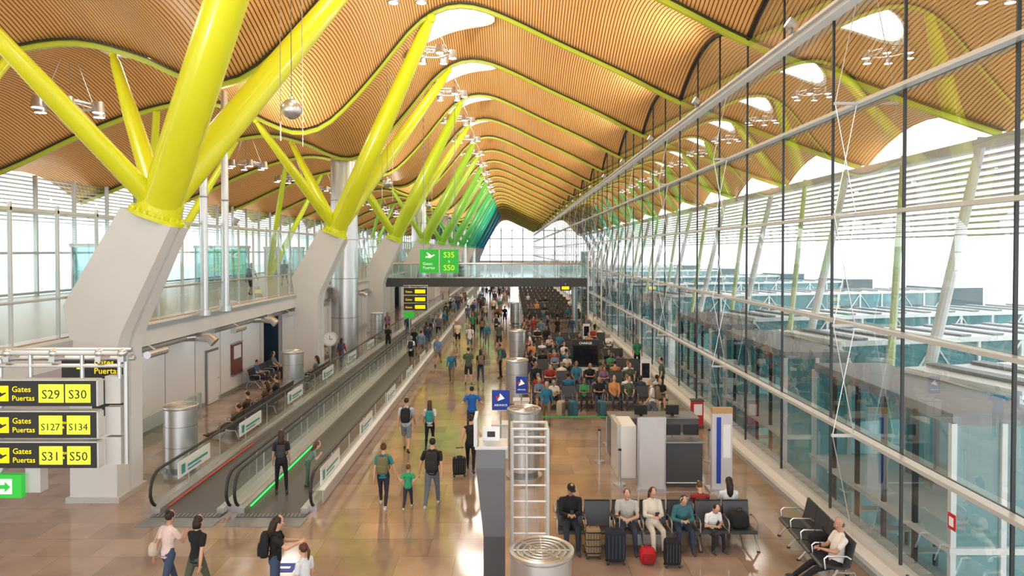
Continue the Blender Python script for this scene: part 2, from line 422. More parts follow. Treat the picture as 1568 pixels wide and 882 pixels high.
for k in range(0,9):
    y=9.0+18.2*k
    added_uplight(-11.0,y,7.75,(.55,0,1),2000 if k<6 else 2600)
    added_uplight(7.30,y+9.,12.45,(-.9,0,.55),800)  # added fill lamps along the facade top beam, aimed up at the ceiling
    added_uplight(7.30,y,12.45,(-.9,0,.55),800)
def steel_column(x,y,r,h):
    B=MB(); B.cyl((0,0,0),(0,0,h),r,STEEL,n=32)
    for z in np.arange(2.4,h,2.4): B.cyl((0,0,z-.02),(0,0,z+.02),r+.015,STEELD,n=32)
    B.cyl((0,0,0),(0,0,.25),r+.05,STEEL,n=32); B.obj('steel_air_duct_column',(x,y,0))
for k in range(5): steel_column(-10.4,42.4+34*k,.82,12.4)
for y in(24.4,26.2):
    B=MB(); B.cyl((0,0,4.2),(0,0,12.6),.13,STEEL,n=16); B.cyl((0,0,4.2),(0,0,4.4),.22,STEEL,n=16); B.cyl((0,0,8.4),(0,0,8.46),.15,STEELD,n=16); B.obj('slender_steel_post',(-11.0,y,0))
def air_outlet(x,y,h=1.95,r=.46):
    B=MB(); B.cyl((0,0,.22),(0,0,h-.06),r,STEEL,n=36); B.cyl((0,0,0),(0,0,.06),r+.06,STEEL,n=36); B.cyl((0,0,.06),(0,0,.22),r-.06,STEELD,n=36)
    for rr in(r,r*.8,r*.6,r*.4,r*.2):
        pts=[(rr*math.cos(t),rr*math.sin(t),h) for t in np.linspace(0,2*math.pi,33)]; B.tube(pts,.018 if rr<r else .04,STEEL,6)
    for k in range(8): a=k*math.pi/4; B.cyl((0,0,h),(r*math.cos(a),r*math.sin(a),h),.012,STEEL,n=5)
    B.cyl((0,0,h-.16),(0,0,h-.12),r-.02,DARK,n=36)
    for z in(.8,1.4): B.cyl((0,0,z-.008),(0,0,z+.008),r+.004,STEELD,n=36)
    B.obj('steel_air_outlet',(x,y,0))
for p in((-9.75,20.),(-9.9,30.8),(.35,19.6),(.2,28.4),(.3,38.8),(.45,10.3),(-9.9,50),(.3,60)): air_outlet(*p)

# ------------------------------------------------------------------ hanging lamps, spheres
LAMP=pm('lamp_glow',(1,.95,.85),.5,0,0,1,emit=6)
def lamp_cluster(x,y,z,ztop):
    B=MB(); R=.95
    pts=[(R*math.cos(t),R*math.sin(t),0) for t in np.linspace(0,2*math.pi,25)]; B.tube(pts,.05,ALU,8)
    pts=[(R*.55*math.cos(t),R*.55*math.sin(t),.15) for t in np.linspace(0,2*math.pi,17)]; B.tube(pts,.03,ALU,6)
    for k in range(6):
        a=k*math.pi/3; c,s=math.cos(a),math.sin(a)
        B.cyl((0,0,.15),(1.15*c,1.15*s,0),.035,ALU,n=6)
        B.cyl((1.15*c,1.15*s,-.28),(1.15*c,1.15*s,.12),.24,STEEL,r1=.20,n=14)
        B.cyl((1.15*c,1.15*s,-.30),(1.15*c,1.15*s,-.28),.26,STEELD,n=14)
        B.cyl((1.15*c,1.15*s,-.31),(1.15*c,1.15*s,-.30),.2,LAMP,n=14)
    for k in range(3):
        a=k*2*math.pi/3; B.cyl((R*math.cos(a),R*math.sin(a),0),(.3*math.cos(a),.3*math.sin(a),ztop-z-.15),.014,STEELD,n=5)
    B.obj('hanging_spotlight_cluster',(x,y,z))
for k in range(0,12):
    y=R0+BAY*(k+.5)
    if k>0: lamp_cluster(-4.3,y,17.,ceil_z(-4.3,y))
    lamp_cluster(-17.6,y,12.3,ceil_z(-17.6,y))
for k,(x,y) in enumerate(((-5.6,17.4),(-6.6,36.2),(-6.6,54),(-6.6,72))):
    B=MB(); B.ell((0,0,0),(.26,.26,.26),STEEL,n=24,k=16); zt=ceil_z(x,y)-10.1
    B.cyl((0,0,.2),(0,0,zt),.012,STEELD,n=5); B.cyl((-.28,0,-.8),(-.28,0,zt-.2),.012,STEEL,n=5); B.cyl((.28,0,-.95),(.28,0,zt+.1),.012,STEEL,n=5)
    B.cyl((-.28,0,-.3),(-.28,0,-.8),.02,STEEL,n=6); B.cyl((0,0,.22),(0,0,.32),.05,STEEL,n=10)
    B.obj('hanging_steel_sphere',(x,y,10.1))

# ------------------------------------------------------------------ moving walkways
def belt_mat():
    m=bpy.data.materials.new('walkway_belt'); m.use_nodes=True; nt=m.node_tree; b=nt.nodes['Principled BSDF']
    g=nt.nodes.new('ShaderNodeNewGeometry'); w=nt.nodes.new('ShaderNodeTexWave'); w.inputs['Scale'].default_value=6; w.bands_direction='X'; nt.links.new(g.outputs['Position'],w.inputs['Vector'])
    r=nt.nodes.new('ShaderNodeMix'); r.data_type='RGBA'; r.inputs[6].default_value=(.07,.07,.075,1); r.inputs[7].default_value=(.16,.16,.165,1); nt.links.new(w.outputs['Fac'],r.inputs[0]); nt.links.new(r.outputs[2],b.inputs['Base Color'])
    b.inputs['Roughness'].default_value=.45; b.inputs['Metallic'].default_value=.3; return m
BELT=belt_mat()
REDL=pm('led_red',(.6,.08,.05),.5,0,0,1,emit=.15); GRL=pm('led_green',(.05,.9,.15),.5,0,0,1,emit=.9)
AD=pm('advert_white',(.85,.88,.88),.4); ADT=pm('advert_teal',(.03,.35,.33),.4)
def walkway(xa,xb,d0,d1,led,ll):
    B=MB()
    B.bb(xa+.1,xb-.1,d0-.2,d1+.2,.0,.03,BELT); B.bb(xa+.02,xb-.02,d0-.75,d0-.2,0,.015,STEELD)
    for k in range(16): B.bb(xa+.15+k*(xb-xa-.3)/16,xa+.19+k*(xb-xa-.3)/16,d0-.2,d0+.0,.03,.045,STEELD)
    for x in(xa,xb):
        s=1 if x==xa else -1
        B.bb(x-.10,x+.10,d0+.2,d1-.2,0,.20,STEEL); B.bb(x+s*.08,x+s*.24,d0,d1,.03,.16,STEEL)
        if x==xa: B.bb(x+s*.245,x+s*.26,d0+.4,d0+ll,.06,.085,led)
        N=10;cz=.55;R=.42
        prof=[(d0+.45-R*math.sin(t),cz-R*math.cos(t)) for t in np.linspace(0,math.pi,N)]+[(d1-.45+R*math.sin(t),cz+R*math.cos(t)) for t in np.linspace(0,math.pi,N)]
        B.add([(x,a,b) for a,b in prof],[tuple(range(len(prof)))],RGLASS)
        R=.46
        pts=[(x,d0+.45-R*math.sin(t),cz-R*math.cos(t)) for t in np.linspace(0,math.pi,N)]+[(x,d1-.45+R*math.sin(t),cz+R*math.cos(t)) for t in np.linspace(0,math.pi,N)]
        B.tube(pts,.04,BLACK,8)
        y=d0+2
        while y<min(d1,d0+70): B.bb(x-.012,x+.012,y-.012,y+.012,.2,.97,STEEL); y+=2.
    return B
for (a,b) in((16.7,88),(96,160)):
    B=walkway(-8.9,-7.03,a,b,REDL,6)
    if a<20:
        for y in(18.1,22.2,27.,32,37,42): B.bb(-8.915,-8.885,y,y+1.9,.42,.86,AD); B.bb(-8.88,-8.875,y+.5,y+1.7,.6,.66,ADT); B.bb(-8.88,-8.875,y+.5,y+1.3,.5,.54,ADT); B.bb(-8.88,-8.875,y+.15,y+.35,.5,.75,ADT)
    B.obj('moving_walkway')
    B=walkway(-6.83,-4.96,a,b,GRL,6)
    if a<20:
        for y in(17.6,22.2,27.,32,37,42):
            B.bb(-4.975,-4.945,y,y+1.9,.42,.86,AD)
            B.bb(-4.944,-4.94,y+.5,y+1.7,.6,.66,ADT); B.bb(-4.944,-4.94,y+.5,y+1.3,.5,.54,ADT); B.bb(-4.944,-4.94,y+.15,y+.35,.5,.75,ADT)
        B.bb(-4.86,-4.84,17.4,88,.02,.36,ALU); B.bb(-4.95,-4.80,17.4,88,.36,.39,WHITE)
    B.obj('moving_walkway')

# ------------------------------------------------------------------ bridge
B=MB()
B.bb(-11.3,6.,55.3,58.5,3.65,4.25,STEELD); B.bb(-11.3,6.,55.2,55.3,3.6,4.3,DARK)
for y in(55.35,58.4):
    B.bb(-11.3,6.,y-.01,y+.01,4.25,5.4,RGLASS); B.tube([(-11.3,y,5.45),(6.,y,5.45)],.04,STEEL)
    for x in np.arange(-11.2,6.1,1.5): B.bb(x-.03,x+.03,y-.03,y+.03,4.2,5.45,STEEL)
B.cyl((5.2,56.7,0),(5.2,56.7,3.7),.25,STEEL,n=16)
B.bb(6.,7.1,54,59.5,0,.05,STEEL)
for x in(6.05,7.1):
    for y in(54.2,59.3): B.bb(x-.06,x+.06,y-.06,y+.06,0,6.5,ALU)
B.bb(6.,7.16,54,59.5,6.4,6.5,ALU); B.bb(6.02,6.04,54.2,59.3,.1,6.4,TEAL)
B.obj('pedestrian_bridge',smooth=False)

# ------------------------------------------------------------------ signs
YEL=pm('sign_yellow',(1,.75,.0),.5,0,0,1,emit=.4); LIME=pm('sign_lime',(.80,1,.05),.5,0,0,1,emit=.25); SBLK=pm('sign_black',(.018,.016,.014),.4)
SGRN=pm('sign_green',(.03,.50,.05),.5,0,0,1,emit=.2); SWHT=pm('sign_white',(.95,.95,.95),.5,0,0,1,emit=.2)
def plane_icon(B,x,y,z,s,mat):
    P=[(-1,-.25),(-.75,.1),(-.2,.05),(-.75,.8),(-.45,.85),(.35,.25),(.95,.45),(1.1,.25),(.4,-.15),(.1,-.35)]
    n=len(P); B.add([(x+a*s,y-.004,z+b*s) for a,b in P],[tuple(range(n))],mat)
def gate_sign(B,x0,x1,y,z0,z1,a,b,small):
    B.bb(x0,x1,y,y+.16,z0,z1,SBLK); B.bb(x0,x1,y-.01,y+.17,z1,z1+.02,ALU); B.bb(x1,x1+.03,y,y+.16,z0,z1,ALU)
    B.bb(x1+.03,x1+.30,y+.2,y+.36,z0+.0,z1+.04,ALU); h=z1-z0
    B.bb(x0+.06,x0+.34,y-.006,y,z0+h*.2,z1-h*.2,YEL); plane_icon(B,x0+.20,y-.008,z0+h*.45,.1,SBLK)
    text(B,'Gates',.14,(x0+.40,y-.006,z0+h*.56),YEL); text(B,'Puertas',.13,(x0+.40,y-.006,z0+h*.22),YEL)
    w=.40 if small else .43
    for k,t in enumerate((a,b)):
        xx=x0+.86+k*(w+(.08 if small else .03))
        B.bb(xx,xx+w,y-.006,y,z0+h*.14,z1-h*.14,LIME); text(B,t,.22 if len(t)<4 else .17,(xx+w/2,y-.012,z0+h*.30),SBLK,align='CENTER')
    if small: text(B,'to\na',.08,(x0+.86+w+.005,y-.008,z0+h*.55),YEL)
B=MB()
Y=11.7
gate_sign(B,-9.0,-7.15,Y,3.83,4.27,'S29','S30',0)
gate_sign(B,-9.0,-7.15,Y,3.28,3.73,'S127','S134',1)
gate_sign(B,-9.0,-7.15,Y,2.76,3.20,'S31','S50',1)
B.bb(-9.0,-8.46,Y,Y+.12,2.24,2.64,SGRN); B.bb(-8.9,-8.62,Y-.006,Y,2.31,2.57,SWHT); B.bb(-8.85,-8.72,Y-.01,Y-.006,2.40,2.47,SGRN); B.add([(-8.74,Y-.011,2.34),(-8.64,Y-.011,2.435),(-8.74,Y-.011,2.53)],[(0,1,2)],SGRN); B.bb(-8.46,-8.2,Y+.1,Y+.3,2.3,2.75,ALU)
for x in(-9.2,-8.4,-7.5,-6.85): B.cyl((x,Y+.18,4.28 if x>-8.3 else 4.3),(x,Y+.18,4.75),.035,STEEL,n=8)
B.tube([(-11.3,Y+.18,4.72),(-6.8,Y+.18,4.72)],.045,STEEL,10); B.tube([(-11.3,Y+.4,4.6),(-6.7,Y+.4,4.6)],.045,STEEL,10); B.tube([(-11.3,Y+.18,4.5),(-6.8,Y+.18,4.5)],.035,STEEL,10)
for x in(-8.8,-8.0,-7.2,-6.8): B.ell((x,Y+.18,4.72),(.08,.08,.08),STEEL); B.box((x,Y+.3,4.62),(.1,.35,.1),STEEL)
B.cyl((-6.78,Y+.25,2.76),(-6.78,Y+.25,4.75),.04,STEEL,n=10); B.cyl((-8.95,Y+.22,2.3),(-8.95,Y+.22,4.6),.03,STEEL,n=8); B.cyl((-11.25,Y+.3,4.1),(-11.25,Y+.3,4.8),.08,STEEL,n=12)
B.obj('gate_direction_sign')
B=MB(); Y=13.6
B.bb(-9.0,-7.75,Y,Y+.15,3.95,4.42,SBLK); text(B,'Puertas',.17,(-8.35,Y-.006,4.05),YEL); text(B,'Gates',.17,(-8.35,Y-.006,4.22),YEL); plane_icon(B,-8.6,Y-.008,4.17,.1,YEL); B.bb(-7.75,-7.7,Y,Y+.15,3.2,4.42,ALU); B.bb(-8.4,-7.75,Y,Y+.15,3.2,3.9,SBLK)
B.tube([(-11.3,Y+.2,4.5),(-7.7,Y+.2,4.5)],.05,STEEL,10); B.cyl((-11.25,Y+.2,4.1),(-11.25,Y+.2,4.6),.07,STEEL,n=10)
B.obj('gate_direction_sign')
B=MB(); Y=44.
B.bb(-5.95,-3.45,Y,Y+.2,5.1,6.6,SGRN); B.bb(-4.72,-4.66,Y-.01,Y,5.1,6.6,RIM)
plane_icon(B,-5.3,Y-.012,6.15,.3,SWHT); text(B,'Gates\nPuertas',.26,(-5.75,Y-.01,5.6),SWHT); text(B,'S35',.5,(-4.06,Y-.01,6.08),LIME,align='CENTER'); text(B,'a',.3,(-4.06,Y-.01,5.76),LIME,align='CENTER'); text(B,'S50',.5,(-4.06,Y-.01,5.25),LIME,align='CENTER')
for x in(-5.7,-3.7): B.cyl((x,Y+.1,6.6),(x,Y+.1,rib(x)+.6),.02,STEELD,n=5)
B.obj('overhead_gate_sign')
B=MB(); Y=46.
for k,(z) in enumerate((3.55,3.02,2.5)):
    B.bb(-7.3,-5.75,Y,Y+.2,z,z+.45,SBLK); B.bb(-6.55,-5.85,Y-.01,Y,z+.1,z+.35,YEL); text(B,'Gates',.2,(-7.2,Y-.01,z+.14),YEL)
B.bb(-7.3,-6.6,Y,Y+.2,1.98,2.38,SGRN); B.cyl((-6.93,Y+.1,0),(-6.93,Y+.1,4.2),.05,STEEL,n=10); B.tube([(-7.35,Y+.1,4.15),(-5.7,Y+.1,4.15)],.05,STEEL); B.cyl((-5.72,Y+.1,2.5),(-5.72,Y+.1,4.15),.04,STEEL,n=8)
B.obj('gate_direction_sign')
B=MB(); B.bb(3.9,4.7,54.9,55.05,3.3,3.75,SBLK); B.bb(4.,4.6,54.88,54.9,3.4,3.65,YEL); B.cyl((4.3,55.0,3.75),(4.3,55.0,3.9),.03,STEEL,n=6); B.obj('small_hanging_sign',smooth=False)
BLU=pm('airline_blue',(.01,.05,.38),.4)
def blue_sign(x,y,z0,w=.55):
    B=MB(); B.bb(-w/2,w/2,-.03,.03,z0,z0+.62,BLU); B.bb(-w/2-.02,w/2+.02,-.02,.04,z0-.02,z0,STEEL)
    text(B,'AIRWAYS',.095*w/.55,(0,-.035,z0+.12),SWHT,align='CENTER')
    B.add([(-.1,-.034,z0+.28),(.12,-.034,z0+.36),(-.02,-.034,z0+.52)],[(0,1,2)],SWHT); B.add([(-.12,-.036,z0+.3),(0,-.036,z0+.46),(-.16,-.036,z0+.42)],[(0,1,2)],pm('sign_red',(.7,.02,.05),.4))
    B.cyl((0,.02,0),(0,.02,z0),.03,STEEL,n=8); B.cyl((0,.02,0),(0,.02,.03),.2,STEEL,n=16)
    B.bb(-.26,.26,.0,.5,0,1.05,WHITE); B.bb(-.3,.3,-.04,.54,1.05,1.09,ALU)
    B.obj('airline_sign_stand',(x,y,0))
blue_sign(-.35,21.2,1.55); blue_sign(.34,24.6,1.35,.4)
B=MB(); B.cyl((0,0,0),(0,0,1.6),.05,STEEL,n=10); B.cyl((0,0,0),(0,0,.04),.2,STEEL,n=16); B.cyl((0,-.08,1.95),(0,.08,1.95),.38,STEEL,n=32); B.cyl((0,-.09,1.95),(0,-.08,1.95),.33,WHITE,n=32)
B.box((0,-.095,2.05),(.025,.01,.22),BLACK); B.box((.07,-.095,1.95),(.16,.01,.025),BLACK)
for k in range(12): a=k*math.pi/6; B.box((.28*math.sin(a),-.093,1.95+.28*math.cos(a)),(.02,.008,.02),BLACK)
B.obj('station_clock',(-9.4,35.2,0))

# ------------------------------------------------------------------ sign tower & metal frame near
B=MB()
TWR=pm('tower_grey',(.16,.165,.18),.4,.3)
B.bb(-.50,-.12,-.13,.13,0,1.5,DARK)
B.add([(-.50,-.13,1.5),(-.12,-.13,1.5),(-.12,.13,1.5),(-.50,.13,1.5),(-.62,-.3,2.75),(-.12,-.3,2.75),(-.12,.2,2.75),(-.62,.2,2.75)],[(0,1,5,4),(1,2,6,5),(2,3,7,6),(3,0,4,7),(4,5,6,7)],TWR)
B.bb(-.62,-.12,-.3,.2,2.75,3.08,TWR); B.bb(-.64,-.08,-.32,.24,3.08,3.13,ALU)
B.bb(-.52,-.22,.06,.10,3.13,3.38,WHITE); B.bb(-.44,-.30,.05,.06,3.2,3.3,SBLK); B.bb(-.66,-.60,-.32,.24,3.13,3.62,ALU)
B.obj('gate_information_tower',(0,12,0),smooth=False,bevel=.01)
B=MB()
for x in(0,.27,.66):
    for y in(0,.5):
        if x==.27 and y==.5: continue
        B.cyl((x,y,0),(x,y,3.2),.035 if x!=.27 else .022,ALU,n=10)
for z in np.arange(.35,3.1,.3):
    B.cyl((.0,0,z),(.66,0,z),.022,ALU,n=8); B.cyl((.66,0,z),(.66,.5,z),.018,ALU,n=8)
for z in(2.9,3.2): B.cyl((0,0,z),(0,.5,z),.028,ALU,n=8); B.cyl((0,.5,z),(.66,.5,z),.028,ALU,n=8); B.cyl((0,0,z),(.66,0,z),.028,ALU,n=8); B.cyl((.66,0,z),(.66,.5,z),.028,ALU,n=8)
B.obj('metal_ladder_frame',(.0,12.6,0))

# ------------------------------------------------------------------ gate counters
WOOD=pm('counter_wood',(.5,.28,.12),.4,0,.15,8); PALE=pm('panel_pale',(.56,.55,.58),.35)
B=MB()
B.bb(4.25,5.25,18.7,19.5,0,1.22,DARK); B.bb(4.2,5.3,18.6,19.6,1.22,1.27,STEELD); B.bb(4.25,5.25,18.66,18.7,.1,.14,STEEL)
for x in(4.3,4.8): B.bb(x,x+.42,19.0,19.08,1.35,1.65,BLACK); B.bb(x+.18,x+.24,19.03,19.1,1.27,1.4,STEELD)
B.obj('boarding_counter',smooth=False,bevel=.015)
B=MB(); B.bb(3.45,4.15,18.45,18.55,0.03,1.95,PALE); B.bb(3.42,3.45,18.43,18.57,0,1.98,STEEL); B.bb(4.15,4.18,18.43,18.57,0,1.98,STEEL); B.bb(3.35,4.25,18.3,18.7,0,.03,STEEL); B.bb(3.45,4.15,18.44,18.56,1.95,1.98,STEEL); B.obj('free_standing_partition_panel',smooth=False)
B=MB(); B.bb(3.1,3.55,19.4,20.6,0,1.5,WHITE); B.bb(3.0,3.12,19.4,20.6,0,1.55,ALU); B.bb(3.1,5.9,21.5,22.2,0,1.2,TWR); B.bb(3.1,5.9,21.4,22.3,1.2,1.25,STEELD); B.bb(3.9,4.3,21.6,21.7,1.3,1.6,BLACK); B.bb(4.9,5.3,21.6,21.7,1.3,1.6,BLACK); B.bb(4.05,4.15,21.6,21.7,1.25,1.35,BLACK); B.bb(5.05,5.15,21.6,21.7,1.25,1.35,BLACK); B.obj('boarding_counter',smooth=False,bevel=.01)
B=MB(); B.bb(0,.55,0,.14,.04,2.1,PALE); B.bb(.12,.24,-.01,0,.2,2.0,BLU); B.bb(0,.55,-.01,.15,2.1,2.25,WOOD); B.bb(-.1,.65,-.2,.34,0,.04,STEEL); B.bb(.3,.5,-.01,0,.9,1.8,WHITE); B.obj('boarding_totem',(5.42,18.4,0),smooth=False)
def barrier(x,y,to=None):
    B=MB(); B.cyl((0,0,0),(0,0,.03),.17,STEEL,n=20); B.cyl((0,0,.03),(0,0,.95),.035,STEEL,n=12); B.cyl((0,0,.95),(0,0,1.0),.045,BLACK,n=12)
    if to: B.bb(min(0,to),max(0,to),-.01,.01,.88,.94,pm('belt_green',(.05,.35,.1),.5))
    B.obj('queue_barrier_post',(x,y,0))
for x,y,t in((3.2,22.9,-2.4),(.9,23.2,None),(3.0,18.9,None),(2.7,21,None),(6.1,21,None)): barrier(x,y,t)
B=MB(); B.bb(-.65,.65,-.12,.12,0,.5,WHITE); B.bb(-.7,.7,-.16,.16,.5,1.9,SBLK); B.bb(-.62,.62,-.17,-.16,.6,1.6,pm('screen',(.01,.012,.02),.15)); text(B,'CHARGE',.17,(0,-.175,1.68),SWHT,align='CENTER'); B.bb(-.8,.8,-.35,.35,0,.04,STEEL); B.obj('phone_charging_kiosk',(3.8,35.4,0),smooth=False)
for x,y in((5.9,30.1),(4.9,44.9)):
    B=MB(); B.bb(-.22,.22,-.06,.06,.05,1.7,WHITE); B.bb(-.3,.3,-.25,.25,0,.05,STEEL); B.bb(-.17,.17,-.065,-.06,.9,1.55,pm('screen',(.01,.01,.02))); B.obj('information_totem',(x,y,0),smooth=False)
REDM=pm('extinguisher_red',(.5,.02,.02),.4)
B=MB(); B.bb(-.2,.2,-.15,.15,.1,1.0,REDM); B.bb(-.15,.15,-.16,-.15,.5,.9,WHITE); B.bb(-.22,.22,-.17,.17,0,.1,DARK); B.bb(-.22,.22,-.17,.17,1.0,1.05,DARK); B.obj('fire_hose_cabinet',(6.8,25.,0),smooth=False)
B=MB(); B.bb(-.01,.01,-.1,.1,-.14,.14,REDM); B.bb(-.015,-.01,-.06,.06,-.08,.08,WHITE); B.box((.03,0,0),(.05,.04,.04),STEEL); B.obj('fire_extinguisher_sign',(7.72,11.9,1.75),smooth=False)
B=MB(); B.bb(-4.9,-4.45,13.7,14.1,.001,.006,BLU); B.bb(-4.8,-4.55,13.86,13.94,.006,.008,SWHT); B.obj('floor_sticker',smooth=False)

# ------------------------------------------------------------------ benches
_bc={}
def bench_mesh(n,double=False):
    key=(n,double)
    if key in _bc: return _bc[key]
    B=MB(); p=.62; L=n*p
    def row(M):
        for i in range(n):
            x=-L/2+p*(i+.5)
            prof=[(.50,.43),(.46,.455),(.25,.43),(.05,.41),(-.02,.45),(-.07,.62),(-.13,.88),(-.14,.91)]
            w=p/2-.025; th=.035
            vs=[];fs=[]; m=len(prof)
            for k,(y,z) in enumerate(prof):
                for sx in(-1,1): vs.append((x+sx*w,y,z))
            for k,(y,z) in enumerate(prof):
                for sx in(-1,1): vs.append((x+sx*w,y-th if k>3 else y,z-th if k<=4 else z))
            for k in range(m-1):
                fs.append((2*k,2*k+1,2*k+3,2*k+2)); o=2*m; fs.append((o+2*k,o+2*k+2,o+2*k+3,o+2*k+1))
                fs.append((2*k,2*k+2,o+2*k+2,o+2*k)); fs.append((2*k+1,o+2*k+1,o+2*k+3,2*k+3))
            fs.append((0,2*m,2*m+1,1)); fs.append((2*m-2,2*m-1,4*m-1,4*m-2))
            B.add(vs,fs,SEAT,M)
        for i in range(n+1):
            x=-L/2+p*i
            B.tube([(x,.42,.40),(x,.44,.60),(x,.38,.65),(x,.02,.65),(x,-.06,.60)],.016,STEEL,6,M)
        B.tube([(-L/2,.2,.36),(L/2,.2,.36)],.035,STEEL,8,M)
    row(Matrix.Identity(4))
    if double: row(Matrix.Translation((0,-.30,0))@Matrix.Rotation(math.pi,4,'Z'))
    for i in range(0,n+1,max(1,n//3)):
        x=-L/2+p*i
        B.tube([(x,.48,.02),(x,.2,.34),(x,-.12 if not double else -.5,.34),(x,-.25 if not double else -.78,.02)],.022,STEEL,6)
        for yy_ in(.48,-.25 if not double else -.78): B.cyl((x,yy_,0),(x,yy_,.025),.04,BLACK,n=8)
    _bc[key]=B.mesh('bench'); return _bc[key]
def bench(n,x,y,face,double=False): return place(bench_mesh(n,double),'airport_bench_seating',(x,y,0),face)
bench(7,3.15,15.1,math.pi,True)
bench(4,6.5,14.2,math.pi/2-.06); bench(4,6.6,10.5,math.pi/2-.06)
bench(10,-9.6,26.4,math.pi/2,False); bench(5,-9.5,33.4,math.pi/2)
bench(5,-12.3,33.6,-math.pi/2); bench(6,-12.3,43,-math.pi/2)
rows=[]
for k,(y,oc) in enumerate(((28.2,.72),(31.6,.66),(35.2,.6),(39.,.5),(42.8,.4),(46.6,.3))):
    if k==2: bench(4,1.9,y,math.pi,True); bench(3,5.7,y,math.pi,True); rows.append((y,[(1.9,4),(5.7,3)],oc))
    else: bench(9,3.6,y,math.pi,True); rows.append((y,[(3.6,9)],oc))
for y in (62,66,70,74,78,83,88,94,100,108): bench(9,3.8,y,math.pi,True)

